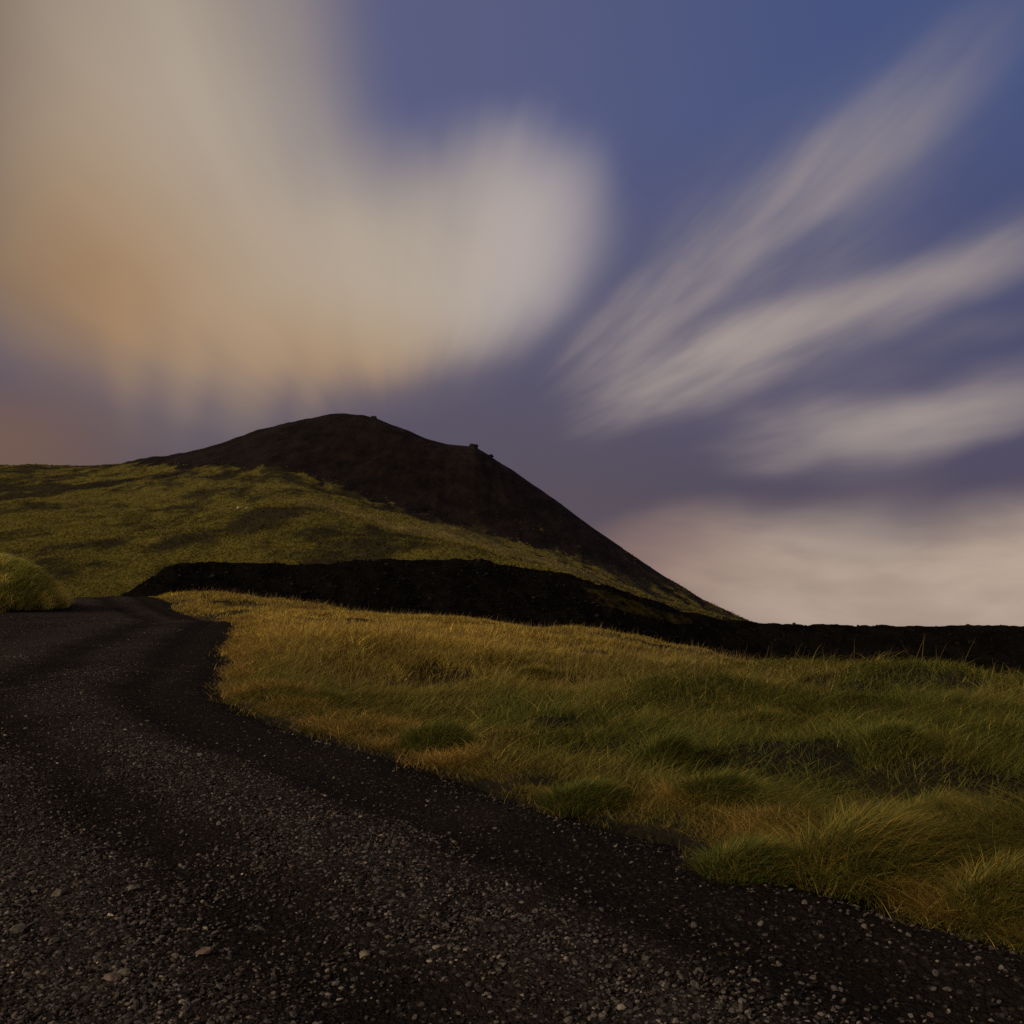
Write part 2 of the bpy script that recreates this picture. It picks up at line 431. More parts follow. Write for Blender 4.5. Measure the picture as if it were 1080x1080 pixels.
def hill_z(x, y):
    i = int(np.argmin(np.abs(hd - y))); j = int(np.argmin(np.abs(HX[i] - x))); return float(HZ[i, j])

# ------------------------------------------------------------------ grass blades
TS = np.array([0, .36, .70, 1.0]); WS = np.array([1.0, .85, .55, .08])
def blades(x, y, z, h, phi, lean, curl, w, col, tipcol):
    n = len(x)
    dx, dy = np.cos(phi), np.sin(phi)
    yaw = phi + math.pi / 2 + rng.normal(0, .7, n)
    sx, sy = np.cos(yaw), np.sin(yaw)
    t = TS[None]
    out = h[:, None] * (lean[:, None] * t + curl[:, None] * t * t)
    upz = h[:, None] * (t - .55 * curl[:, None] * t * t)
    px = x[:, None] + dx[:, None] * out; py = y[:, None] + dy[:, None] * out; pz = z[:, None] + upz - .02
    hw = .5 * w[:, None] * WS[None]
    v = np.empty((n, 4, 2, 3), np.float32)
    v[:, :, 0, 0] = px - sx[:, None] * hw; v[:, :, 1, 0] = px + sx[:, None] * hw
    v[:, :, 0, 1] = py - sy[:, None] * hw; v[:, :, 1, 1] = py + sy[:, None] * hw
    v[:, :, 0, 2] = pz; v[:, :, 1, 2] = pz
    c = np.empty((n, 4, 2, 3), np.float32)
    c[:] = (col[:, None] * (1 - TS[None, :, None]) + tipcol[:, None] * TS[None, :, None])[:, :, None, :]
    b = (np.arange(n) * 8)[:, None]
    f = np.stack([b + q for q in (0, 1, 3, 2, 2, 3, 5, 4, 4, 5, 7, 6)], -1).reshape(-1, 4)
    return v.reshape(-1, 3), f, c.reshape(-1, 3)

OLIVE = np.array([.140, .133, .034]); GREEN = np.array([.062, .084, .019]); STRAW = np.array([.52, .36, .078]); RUST = np.array([.22, .135, .04]); PALE = np.array([.34, .26, .12])
def palette(x, y, n):
    """large patches of straw, olive and green as the meadow has them"""
    u = 540 + F * x / y
    a = fbm(x, y, 5.5, 3, 91); b = fbm(x, y, 1.8, 3, 92)
    straw = sstep(14, 27, y) * sstep(-.5, .25, a + .35 * sstep(760, 420, u)) * (.3 + .7 * sstep(900, 430, u))
    band = np.exp(-((y - 29) / 8.5) ** 2) * sstep(620, 460, u)
    straw = np.clip(straw * .75 + .8 * band, 0, 1)
    green = np.clip(sstep(-.05, .35, b + .45 * sstep(17, 7, y) - .03) + .6 * np.exp(-((x + 2.6) ** 2 / 2.5 + (y - 15) ** 2 / 9)), 0, 1) * (1 - straw * .8)
    rust = sstep(.1, .45, fbm(x, y, 3.0, 3, 95)) * .4
    c = OLIVE[None] * (1 - green[:, None]) + GREEN[None] * green[:, None]
    c = c * (1 - .6 * rust[:, None]) + RUST[None] * .6 * rust[:, None]
    c = c * (1 - straw[:, None]) + STRAW[None] * straw[:, None]
    k = rng.random(n)
    pick = (k < .09)[:, None]
    c = np.where(pick, c * .4 + .6 * STRAW[None] * .75, c)
    c = c * rng.lognormal(0, .28, n)[:, None]
    return c, straw, green

def field_points(n, dmin, dmax, pw, umin=-160, umax=1260):
    """random ground points in the meadow, denser near the camera"""
    a = 1 - pw + 1
    r = rng.random(n)
    d = (dmin ** a + r * (dmax ** a - dmin ** a)) ** (1 / a) if abs(a) > 1e-6 else dmin * (dmax / dmin) ** r
    ulo = np.maximum(umin, 540 + F * (redge(d) - .3) / d)
    ok = ulo < umax - 5; d = d[ok]; ulo = ulo[ok]; n = len(d)
    u = ulo + rng.random(n) * (umax - ulo)
    x = (u - 540) / F * d
    e = x - redge(d) - .18 * fbm(x, d, .9, 3, 41)
    ok = e > .02
    cr = np.interp(u, [150, 240, 330, 440, 560, 640, 760, 900, 1080, 1300], [60, 59, 60, 58, 55, 54, 56, 60, 62, 62])
    ok &= d < cr
    return x[ok], d[ok], e[ok]

PARTS = []
# 1. clumps
cxs, cys, ces = field_points(23000, 3.4, 63, 1.2)
nc = len(cxs)
cr_ = rng.uniform(.08, .26, nc) * (1 + cys / 60); chh = rng.uniform(.10, .27, nc) * np.clip(.35 + ces / 1.6, .35, 1.0)
chh *= .7 + .6 * sstep(-.3, .5, fbm(cxs, cys, 3.0, 2, 101))
bare = np.maximum(sstep(.12, .34, fbm(cxs * .45, cys, 3.4, 3, 77)), hollow(cxs, cys))
keep = rng.random(nc) > bare * .8
cxs, cys, ces, cr_, chh = cxs[keep], cys[keep], ces[keep], cr_[keep], chh[keep]; nc = len(cxs)
nb = np.clip((rng.uniform(22, 46, nc) * np.clip(9 / cys, .55, 1.6)), 10, 80).astype(int)
idx = np.repeat(np.arange(nc), nb); n = len(idx)
rr = np.sqrt(rng.random(n)) * cr_[idx]; th = rng.uniform(0, 2 * math.pi, n)
x = cxs[idx] + rr * np.cos(th); y = cys[idx] + rr * np.sin(th)
z = ground_z(x, y)
flow = 2 * math.pi * .35 * fbm(cxs, cys, 4.0, 2, 111)[idx] - .35
vx = np.cos(th) * (rr / cr_[idx]) * .9 + .35 * np.cos(flow); vy = np.sin(th) * (rr / cr_[idx]) * .9 + .35 * np.sin(flow)
phi = np.arctan2(vy, vx) + rng.normal(0, .8, n)
h = chh[idx] * rng.uniform(.55, 1.25, n)
col, st, gr = palette(x, y, n)
cm = rng.lognormal(-.08, .42, nc)[idx][:, None]
dkc = sstep(.05, .3, fbm(cxs, cys * .8, 1.5, 3, 231))[idx][:, None]; col = col * cm * (1 - .6 * dkc)
w = np.maximum(.0038, .00062 * y) * rng.uniform(.7, 1.3, n)
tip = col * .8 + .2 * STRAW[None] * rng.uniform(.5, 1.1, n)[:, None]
PARTS.append(blades(x, y, z, h, phi, rng.uniform(.1, .75, n), rng.uniform(.3, 1.25, n), w, col, tip))
# 2. short fill between the clumps
x, y, e = field_points(520000, 3.3, 63, 1.25); n = len(x)
bare = np.maximum(sstep(.12, .34, fbm(x * .45, y, 3.4, 3, 77)), hollow(x, y)); k = rng.random(n) > bare * .75
x, y, e = x[k], y[k], e[k]; n = len(x)
z = ground_z(x, y); col, st, gr = palette(x, y, n)
edge = sstep(1.3, .1, e)
col = col * (1 - .55 * edge[:, None]) + .55 * edge[:, None] * np.array([.19, .13, .032])
h = rng.uniform(.06, .20, n) * (1 + .5 * st) * (1 - .45 * edge)
w = np.maximum(.0036, .0006 * y) * rng.uniform(.7, 1.3, n)
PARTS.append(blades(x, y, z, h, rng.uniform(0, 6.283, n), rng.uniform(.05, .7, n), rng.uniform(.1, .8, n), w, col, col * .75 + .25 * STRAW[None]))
n = 420000; a_ = -.25; r_ = rng.random(n); y = (3.5 ** a_ + r_ * (42 ** a_ - 3.5 ** a_)) ** (1 / a_)
e = rng.random(n) ** 1.25 * 1.9 + .02; x = redge(y) + .18 * fbm(redge(y) + e, y, .9, 3, 41) + e; k = (540 + F * x / y) < 1250; x, y, e = x[k], y[k], e[k]; n = len(x)
e2 = e + .12 + .35 * fbm(x, y, .7, 3, 171); k = (e2 < 1.6) & (rng.random(n) < .12 + .88 * sstep(-.12, .2, fbm(x, y, .45, 3, 173) + .25 * sstep(.2, 1.2, e2))); x, y = x[k], y[k]; n = len(x)
x = x - rng.exponential(.08, n) * (rng.random(n) < .25)
z = np.maximum(ground_z(x, y), np.where(x < redge(y) + .3, road_z(x, y) - .03, -9)); kk = sstep(-.1, .3, fbm(x, y, .6, 3, 172))[:, None]
col = (np.array([.34, .22, .06])[None] * kk + np.array([.15, .115, .03])[None] * (1 - kk)) * rng.lognormal(-.1, .4, n)[:, None]
PARTS.append(blades(x, y, z, rng.uniform(.03, .15, n) * (.6 + .8 * kk[:, 0]), rng.uniform(0, 6.283, n), rng.uniform(.2, 1.1, n), rng.uniform(.2, .9, n), np.maximum(.0032, .0005 * y), col, col * 1.1))
# 2b. dense low turf close to the camera
x, y, e = field_points(520000, 3.3, 20, 2.3); n = len(x)
bare = sstep(.16, .34, fbm(x * .45, y, 3.4, 3, 77)) + .8 * sstep(.0, .35, fbm(x, y, .8, 3, 78)) + hollow(x, y); k = rng.random(n) > bare * .8
x, y, e = x[k], y[k], e[k]; n = len(x); col, st, gr = palette(x, y, n); edge = sstep(1.3, .1, e)
col = col * (1 - .5 * edge[:, None]) + .5 * edge[:, None] * np.array([.26, .18, .05])
PARTS.append(blades(x, y, ground_z(x, y), rng.uniform(.04, .14, n), rng.uniform(0, 6.283, n), rng.uniform(.2, 1.0, n), rng.uniform(.2, 1.0, n), np.maximum(.003, .00048 * y), col * .9, col * .8 + .2 * STRAW[None]))
# 3. thin seed stalks, most of them along the far crest of the meadow
x, y, e = field_points(42000, 12, 56, .6); n = len(x)
k = (rng.random(n) < sstep(-.15, .4, fbm(x, y, 6, 3, 121)) * .8 + .15) & (e > .8); x, y = x[k], y[k]; n = len(x)
z = ground_z(x, y); h = rng.uniform(.25, .55, n)
col = PALE[None] * rng.lognormal(-.35, .3, n)[:, None] * np.array([1, .92, .8])
w = np.maximum(.0025, .00038 * y)
PARTS.append(blades(x, y, z, h, -.3 + rng.normal(0, .8, n), rng.uniform(.05, .35, n), rng.uniform(0, .35, n), w, col * .7, col))
# 3b. long fallen blades that tangle over the near hummocks
x, y, e = field_points(90000, 3.3, 22, 1.35); n = len(x)
fl = 2 * math.pi * .5 * fbm(x, y, 1.3, 2, 181) - .5; k = (e > .35) & (rng.random(n) < sstep(-.45, .3, fbm(x, y, 1.6, 3, 182))); x, y, fl = x[k], y[k], fl[k]; n = len(x)
col, st, gr = palette(x, y, n)
PARTS.append(blades(x, y, ground_z(x, y) + rng.uniform(0, .12, n), rng.uniform(.10, .32, n), fl + rng.normal(0, .95, n), rng.uniform(.5, 1.3, n), rng.uniform(.5, 1.3, n), np.maximum(.0034, .00055 * y), col, col * .7 + .3 * STRAW[None] * rng.uniform(.4, 1.1, n)[:, None]))
# 4. long grass on the mound beside the road
n = 60000
x = MX - 1.2 + rng.uniform(-5.2, 5.2, n); y = MY + 1 + rng.uniform(-4.6, 4.6, n)
k = mound(x, y) > .10; x, y = x[k], y[k]; n = len(x)
z = ground_z(x, y); h = rng.uniform(.18, .5, n)
gxm = -(x - MX + 1.2); phi = np.arctan2(y - MY - 1, x - MX + 1.2) + rng.normal(0, .5, n)
cl = fbm(x, y, .9, 3, 131)
col = (OLIVE[None] * 2.3 * (1 - sstep(-.1, .4, cl))[:, None] + np.array([.68, .58, .17])[None] * sstep(-.1, .4, cl)[:, None]) * rng.lognormal(0, .25, n)[:, None]
PARTS.append(blades(x, y, z, h, phi, rng.uniform(.1, .6, n), rng.uniform(.3, 1.0, n), np.full(n, .028), col, col * 1.15))
# 5. sparse grass left of the road
n = 16000
y = rng.uniform(30, 66, n); x = ledge(y) - .3 - rng.exponential(3.0, n); z = ground_z(x, y)
col, st, gr = palette(x, y, n)
PARTS.append(blades(x, y, z, rng.uniform(.1, .3, n), rng.uniform(0, 6.28, n), rng.uniform(.1, .6, n), rng.uniform(.1, .8, n), np.full(n, .03), OLIVE[None] * rng.lognormal(.3, .3, n)[:, None], col))

def join(parts):
    vs, fs, cs, o = [], [], [], 0
    for v, f, c in parts:
        vs.append(v); fs.append(f + o); cs.append(c); o += len(v)
    return np.concatenate(vs), np.concatenate(fs), np.concatenate(cs)
v, f, c = join(PARTS)
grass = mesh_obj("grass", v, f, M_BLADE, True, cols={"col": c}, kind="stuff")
grass["label"] = "olive and straw coloured meadow grass beside the gravel road"
del PARTS, v, f, c

# big tussocks one can point at: (u, v) of the foot, radius, height, tint, droop, label
TUSSOCKS = [
    (905, 925, .62, .62, .50, 1.15, "large drooping tussock of long pale-tipped grass near the road's lower right edge"),
    (985, 880, .50, .50, .25, 1.0, "dark green rounded tussock behind the large drooping tussock at lower right"),
    (1060, 960, .40, .42, .45, 1.0, "shaggy olive tussock at the right margin just above the gravel edge"),
    (790, 925, .40, .36, .15, .9, "dark low tussock on the road edge left of the large drooping one"),
    (700, 815, .34, .62, .08, .45, "upright pointed dark green tussock in the middle of the meadow"),
    (760, 850, .48, .46, .12, .9, "bushy dark green tussock just right of the pointed one"),
    (615, 850, .42, .34, .08, .9, "squat dark tussock at the edge of the gravel bend"),
    (465, 785, .55, .40, .05, .8, "dark green hummocky tussock on the meadow's left, nearest the road bend"),
    (345, 745, .60, .36, .15, .7, "bright green low tussock close to the inner road bend"),
    (800, 770, .55, .42, .30, .8, "olive brown tussock right of centre in the middle of the meadow"),
    (940, 790, .50, .42, .20, .8, "green tussock at right, before the bare peat hollows"),
    (560, 715, .60, .42, .55, .6, "straw coloured tussock in the middle distance below the black bank"),
]
def place_on_ground(u, v):
    d = np.geomspace(3, 60, 900); x, y, z = P(np.full(900, u), np.full(900, v), d)
    gz_ = ground_z(x, y); i = int(np.argmax(z < gz_))
    return float(x[i]), float(y[i]), float(gz_[i])
for u, vv, rad_, hh, tint, droop, lab in TUSSOCKS:
    tx, ty, tz = place_on_ground(u, vv)
    rad_ *= .8; hh *= .8
    n = int(3000 * np.clip(9 / ty, .5, 1.6)); hh *= .72; droop = max(droop, .75) if hh < .4 else droop; tint = .15 + .75 * tint
    r = rng.random(n) ** .55 * rad_ * .8; th = rng.uniform(0, 6.283, n)
    x = r * np.cos(th); y = r * np.sin(th)
    lump = hh * .42 * (1 - (r / (rad_ * .81)) ** 2)
    z = ground_z(tx + x, ty + y) - tz + lump
    vx = np.cos(th) * r / (rad_ * .8) + .6 * math.cos(-.35); vy = np.sin(th) * r / (rad_ * .8) + .6 * math.sin(-.6)
    phi = np.arctan2(vy, vx) + rng.normal(0, .75, n)
    h = hh * rng.uniform(.5, 1.15, n) * (1 - .45 * r / rad_)
    k = rng.random(n)[:, None]
    dark = GREEN * (1 - tint) + OLIVE * tint
    col = dark[None] * rng.lognormal(0, .3, n)[:, None]
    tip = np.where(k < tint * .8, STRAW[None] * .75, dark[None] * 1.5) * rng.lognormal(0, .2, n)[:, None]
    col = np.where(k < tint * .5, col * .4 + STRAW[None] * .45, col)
    w = np.full(n, max(.0042, .0006 * ty)) * rng.uniform(.7, 1.3, n)
    v, f, c = blades(x, y, z, h, phi, rng.uniform(.05, .35, n) * (.5 + droop), rng.uniform(.3, 1.0, n) * droop, w, col, tip)
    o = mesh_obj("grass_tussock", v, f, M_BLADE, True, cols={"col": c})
    o.location = (tx, ty, tz)
    o["label"] = lab; o["category"] = "grass tussock"; o["group"] = "tussocks in the meadow"

# ------------------------------------------------------------------ stones
def ico(sub):
    import bmesh
    bm = bmesh.new(); bmesh.ops.create_icosphere(bm, subdivisions=sub, radius=1.0)
    v = np.array([q.co[:] for q in bm.verts]); f = np.array([[q.index for q in p.verts] for p in bm.faces]); bm.free()
    return v, f
def stone_shapes(sub, k):
    v, f = ico(sub); out = []
    for i in range(k):
        q = v.copy()
        for _ in range(7):                                         # chop facets off
            nrm = rng.normal(size=3); nrm /= np.linalg.norm(nrm); lim = rng.uniform(.55, .85)
            dd = q @ nrm; q = q - np.clip(dd - lim, 0, None)[:, None] * nrm
        q *= 1 + rng.normal(0, .05, (len(q), 1))
        q *= np.array([rng.uniform(.8, 1.3), rng.uniform(.7, 1.1), rng.uniform(.45, .75)])
        out.append(q)
    return np.array(out), f
def scatter(x, y, size, sub, k, zz=None, pal=None):
    n = len(x); sh, f = stone_shapes(sub, k)
    pick = rng.integers(0, k, n)
    a = rng.uniform(0, 6.283, n); b = rng.normal(0, .35, n); c = rng.normal(0, .35, n)
    ca, sa, cb, sb, cc, sc_ = np.cos(a), np.sin(a), np.cos(b), np.sin(b), np.cos(c), np.sin(c)
    z0 = np.zeros(n); o1 = np.ones(n)
    Rz = np.stack([ca, -sa, z0, sa, ca, z0, z0, z0, o1], -1).reshape(n, 3, 3)
    Rx = np.stack([o1, z0, z0, z0, cb, -sb, z0, sb, cb], -1).reshape(n, 3, 3)
    Ry = np.stack([cc, z0, sc_, z0, o1, z0, -sc_, z0, cc], -1).reshape(n, 3, 3)
    R = Rz @ Rx @ Ry
    v = np.einsum('nij,nkj->nki', R, sh[pick]) * size[:, None, None]
    v[:, :, 0] += x[:, None]; v[:, :, 1] += y[:, None]; v[:, :, 2] += ((road_z(x, y) if zz is None else zz) + size * .12)[:, None]
    nv = sh.shape[1]
    ff = (f[None] + (np.arange(n) * nv)[:, None, None]).reshape(-1, 3)
    kk = rng.random(n)
    base = np.where(kk[:, None] < .47, np.array([.024, .0198, .018]), np.where(kk[:, None] < .88, np.array([.100, .085, .077]), np.where(kk[:, None] < .955, np.array([.07, .049, .045]), np.array([.21, .175, .142]))))
    if pal is not None: base = np.where(kk[:, None] < .72, pal[0], np.where(kk[:, None] < .95, pal[1], pal[2]))
    col = base * rng.lognormal(0, .35, n)[:, None]
    return v.reshape(-1, 3), ff, np.repeat(col, nv, 0)
def road_pts(n, dmin, dmax, pw):
    a = 2 - pw; r = rng.random(n); d = (dmin ** a + r * (dmax ** a - dmin ** a)) ** (1 / a)
    u = rng.uniform(-180, 1260, n); x = (u - 540) / F * d
    p = redge(d) - x
    tr = np.clip(.45 + .5 * np.exp(-((p - 2.0) / .55) ** 2) + .6 * np.exp(-((p - 4.3) / .9) ** 2) - .55 * np.exp(-((p - .7) / .6) ** 2) - .35 * np.exp(-((p - 3.1) / .45) ** 2) + .7 * fbm(x, d, 1.1, 3, 141) + .55 * sstep(3.0, 6.0, p) - .38 * sstep(3.2, .6, p), .10, 1)
    ok = (p > -.05) & (x > ledge(d)) & (rng.random(n) < tr)
    return x[ok], d[ok]
G = []
x, y = road_pts(56000, 2.9, 10, .8); G.append(scatter(x, y, rng.lognormal(math.log(.0098), .36, len(x)).clip(.005, .019), 2, 14))
x, y = road_pts(300000, 2.9, 20, 1.0); G.append(scatter(x, y, rng.lognormal(math.log(.0072), .36, len(x)).clip(.004, .016), 1, 16))
x, y = road_pts(40000, 9, 40, .9); G.append(scatter(x, y, rng.lognormal(math.log(.013), .4, len(x)).clip(.006, .03), 1, 16))
v, f, c = join(G)
gravel = mesh_obj("gravel", v, f, M_GRAVEL, False, cols={"col": c}, kind="stuff")
gravel["label"] = "loose dark basalt gravel covering the road"
del G, v, f, c

n = 16000
kq = rng.random(n); ti = rng.integers(2, 60, n); ui = rng.integers(20, len(us) - 100, n)
kq = (kq < .2) | (us[ui] < 720); ti, ui = ti[kq], ui[kq]; n = len(ti)
rv, rf, rc = scatter(bx[ti, ui] + rng.normal(0, .1, n), dep[ti, ui] + rng.normal(0, .1, n), rng.lognormal(math.log(.06), .5, n).clip(.03, .24), 1, 14, bz[ti, ui] - .02,
                     (np.array([.007, .006, .0058]), np.array([.015, .0128, .0117]), np.array([.034, .029, .025])))
rub = mesh_obj("lava_rubble", rv, rf, M_GRAVEL, False, cols={"col": rc}, kind="stuff")
rub["label"] = "loose black lava rubble lying on the dark bank"
n = 240000
pr = np.maximum(g, 0).astype(float) * (HD < 515) * (HD > 105) * (U > -110) * (U < 860) / HD ** 1.2
pr = pr / pr.sum()
fi = rng.choice(HX.size, n, p=pr.ravel()); xi = HX.ravel()[fi] + rng.normal(0, .5, n); yi = HD.ravel()[fi] + rng.normal(0, .6, n); zi = HZ.ravel()[fi]
q = moss.ravel()[fi]
kp = rng.random(n) < .3 + .7 * q; fi, xi, yi, zi, q = fi[kp], xi[kp], yi[kp], zi[kp], q[kp]; n = len(xi)
hc = np.array([.05, .040, .013])[None] * (1 - q)[:, None] + np.array([.20, .168, .036])[None] * q[:, None]
ss_ = straw.ravel()[fi][:, None]; hc = hc * (1 - ss_) + np.array([.27, .21, .065])[None] * ss_  # blades on the crests carry the same painted light
hc = hc * rng.lognormal(0, .08, n)[:, None]
hv, hf, hcc = blades(xi, yi, zi - .1, rng.uniform(.22, .6, n), rng.uniform(0, 6.283, n), rng.uniform(.3, 1.1, n), rng.uniform(.2, 1.0, n), yi * .0013, hc * .8, hc * 1.1)
hg = mesh_obj("hill_grass", hv, hf, M_BLADE, True, cols={"col": hcc}, kind="stuff")
hg["label"] = "mossy grass covering the lower slopes of the hill"
del rv, rf, rc, hv, hf, hcc, pr

def rock_mesh(name, sx, sy, sz, seed, mat, sub=4, rough=.22):
    v, f = ico(sub); r2 = np.random.default_rng(seed); q = v.copy()
    for _ in range(11):
        nrm = r2.normal(size=3); nrm /= np.linalg.norm(nrm); lim = r2.uniform(.5, .85)
        dd = q @ nrm; q = q - np.clip(dd - lim, 0, None)[:, None] * nrm
    nz = fbm(v[:, 0] * 3 + v[:, 2] * 2 + seed, v[:, 1] * 3 - v[:, 2] * 1.7, 1.3, 4, seed)
    q = q * (1 + rough * nz)[:, None] * np.array([sx, sy, sz])
    return mesh_obj(name, q, f, mat, False)
def tag(o, label, cat, group=None):
    o["label"] = label; o["category"] = cat
    if group: o["group"] = group

M_CRAG = mat_rock("summit_crag_rock", (.006, .0045, .004), (.013, .0095, .008), 2)
for u, vtop, sx, sz, sd, lab in [(394, 445, 1.9, 1.9, 1, "jagged dark crag just right of the hill's rounded summit"),
                                 (500, 474.5, 2.9, 2.2, 2, "blocky dark crag where the skyline drops steeply to the right"),
                                 (432, 460, 1.8, 1.3, 3, "low dark rock between the two crags on the skyline"),
                                 (517, 484, 2.0, 1.4, 4, "small dark rock stepping down right of the blocky crag")]:
    x, y, z = (float(q) for q in P(u, vtop, 518))
    o = rock_mesh("rock_outcrop", sx, sx * .8, sz, sd, M_CRAG); o.location = (x, y, z + 1.5)
    tag(o, lab, "rock", "rocks on the hill's skyline")
M_PALE = mat_rock("pale_hill_stone", (.35, .33, .29), (.6, .57, .5), 4)
for u, vv, lab in [(251, 537.5, "tiny whitish boulder on the grassy hillside, left one of a pair"), (260, 538, "tiny whitish boulder on the grassy hillside, right one of a pair")]:
    # march the sight line down to the hillside
    best = None
    for d in np.arange(200, 420, 1.0):
        x, y, z = (float(q) for q in P(u, vv, d))
        if z < hill_z(x, y): break
    o = rock_mesh("boulder", .42, .4, .36, 20 + u, M_PALE, 3); o.location = (x, y, z + .4)
    tag(o, lab, "boulder", "pale boulders on the hillside")
M_BLK = mat_rock("black_boulder_rock", (.014, .012, .011), (.03, .025, .022), 4)
for u, s, lab in [(1021, .2, "black boulder alone on the flat bank skyline at far right"), (838, .13, "small black boulder on the bank skyline just right of the hill's foot"),
                  (695, .2, "black boulder on the sloping bank crest under the hill's right flank"), (905, .1, "lowest black boulder on the bank skyline right of the hill")]:
    j = int(np.argmin(np.abs(us - u)))
    o = rock_mesh("boulder", s * 1.3, s, s * .8, int(u), M_BLK, 3); o.location = (float(cx[j]), float(cy[j]), float(cz[j]) + s * .25)
    tag(o, lab, "boulder", "boulders on the black bank")
M_ST = [mat_rock("grey_road_stone", (.05, .045, .04), (.11, .097, .085), 9), mat_rock("pink_road_stone", (.08, .052, .046), (.15, .105, .092), 9), mat_rock("buff_road_stone", (.09, .074, .052), (.16, .135, .098), 9)]
for u, vv, s, mi, lab in [(140, 939, .035, 0, "flat grey stone lying alone on dark gravel at lower left"),
                          (215, 1007, .034, 1, "pinkish stone among the gravel at lower left of centre"),
                          (131, 1028, .026, 2, "pale buff stone near the bottom left of the road"),
                          (18, 983, .040, 0, "broad grey stone by the left margin of the road"),
                          (58, 995, .028, 0, "light grey stone right of the broad grey one at the left margin"),
                          (384, 1010, .03, 2, "buff stone in the gravel below the middle of the road"),
                          (118, 1035, .03, 1, "reddish stone next to the pale buff stone at bottom left"),
                          (60, 945, .032, 2, "yellowish flat stone on the road just above the broad grey stone at left")]:
    d = np.geomspace(2.8, 20, 900); x, y, z = P(np.full(900, u), np.full(900, vv), d); i = int(np.argmax(z < road_z(x, y)))
    o = rock_mesh("stone", s * 1.25, s, s * .6, int(u + vv), M_ST[mi], 3, .15); o.location = (float(x[i]), float(y[i]), float(road_z(x[i:i+1], y[i:i+1])[0]) + s * .3)
    o.rotation_euler = (0, 0, u * 1.7)
    tag(o, lab, "stone", "larger stones on the road")

# ------------------------------------------------------------------ sky
w = bpy.data.worlds.new("World"); SC.world = w; w.use_nodes = True
t = NT(w.node_tree)
SUN_EL, SUN_AZ = math.radians(27), math.radians(-122)       # azimuth from +Y towards +X: the light comes from the left, a little behind
gen = t.n('ShaderNodeTexCoord').outputs['Generated']
sp = t.n('ShaderNodeSeparateXYZ'); t.l(gen, sp.inputs[0])
a = t.math('ARCTAN2', sp.outputs[0], sp.outputs[1]); e = t.math('ARCSINE', sp.outputs[2])
def ae(u, v):
    x, y, z = (float(q) for q in P(u, v, 1.0)); z -= CAMZ
    return math.atan2(x, y), math.atan2(z, math.hypot(x, y))
# streaks fan out from the point the clouds drift away to
a0, e0 = ae(425, 528)
da = t.math('SUBTRACT', a, a0); de = t.math('SUBTRACT', e, e0)
th = t.math('ARCTAN2', de, da)
r = t.math('SQRT', t.math('ADD', t.math('MULTIPLY', da, da), t.math('MULTIPLY', de, de)))
lr = t.math('LOGARITHM', t.math('ADD', r, .03), 2.718)
cs = t.n('ShaderNodeCombineXYZ'); t.l(t.math('COSINE', th), cs.inputs[0]); t.l(t.math('SINE', th), cs.inputs[1]); t.l(t.math('MULTIPLY', lr, .22), cs.inputs[2])
st1 = t.noise(cs.outputs[0], 3.2, 4, .5); st2 = t.noise(cs.outputs[0], 7.5, 3, .45)
ctex = t.n('ShaderNodeCombineXYZ'); t.l(a, ctex.inputs[0]); t.l(e, ctex.inputs[1])
soft_n = t.noise(ctex.outputs[0], 4.5, 3, .5)
# push the cloud shapes along the streaks a little
push = t.math('MULTIPLY', t.math('SUBTRACT', st2, .5), t.mapr(r, .10, .40, .012, .07))
pa = t.math('ADD', a, t.math('MULTIPLY', t.math('MULTIPLY', da, push), 1.6)); pe = t.math('ADD', e, t.math('MULTIPLY', t.math('MULTIPLY', de, push), 1.6))
pe = t.math('ADD', pe, t.math('MULTIPLY', t.math('SUBTRACT', soft_n, .5), .05))
cp = t.n('ShaderNodeCombineXYZ'); t.l(pa, cp.inputs[0]); t.l(pe, cp.inputs[1])
def blob(u, v, ru, rv, ang, amp, curve=1.0):
    aa, ee = ae(u, v)
    mp = t.n('ShaderNodeMapping', vector_type='TEXTURE'); t.l(cp.outputs[0], mp.inputs[0])
    mp.inputs['Location'].default_value = (aa, ee, 0); mp.inputs['Rotation'].default_value = (0, 0, math.radians(ang)); mp.inputs['Scale'].default_value = (ru / F, rv / F, 1)
    g_ = t.n('ShaderNodeTexGradient', gradient_type='SPHERICAL'); t.l(mp.outputs[0], g_.inputs[0])
    return t.mapr(g_.outputs['Fac'], 0, curve, 0, amp)
def streak(u0, v0, u1, v1, wdt, amp):
    (a_, e_), (b_, f_) = ae(u0, v0), ae(u1, v1)
    mp = t.n('ShaderNodeMapping', vector_type='TEXTURE'); t.l(cp.outputs[0], mp.inputs[0])
    mp.inputs['Location'].default_value = ((a_ + b_) / 2, (e_ + f_) / 2, 0); mp.inputs['Rotation'].default_value = (0, 0, math.atan2(f_ - e_, b_ - a_))
    mp.inputs['Scale'].default_value = (math.hypot(b_ - a_, f_ - e_) * .5 * 1.2, wdt / F, 1)
    g_ = t.n('ShaderNodeTexGradient', gradient_type='SPHERICAL'); t.l(mp.outputs[0], g_.inputs[0])
    return t.mapr(g_.outputs['Fac'], 0, 1.0, 0, amp)
def total(blobs):
    s = None
    for b in blobs:
        q = streak(*b[1:]) if b[0] == 'S' else blob(*b); s = q if s is None else t.math('ADD', s, q)
    return s
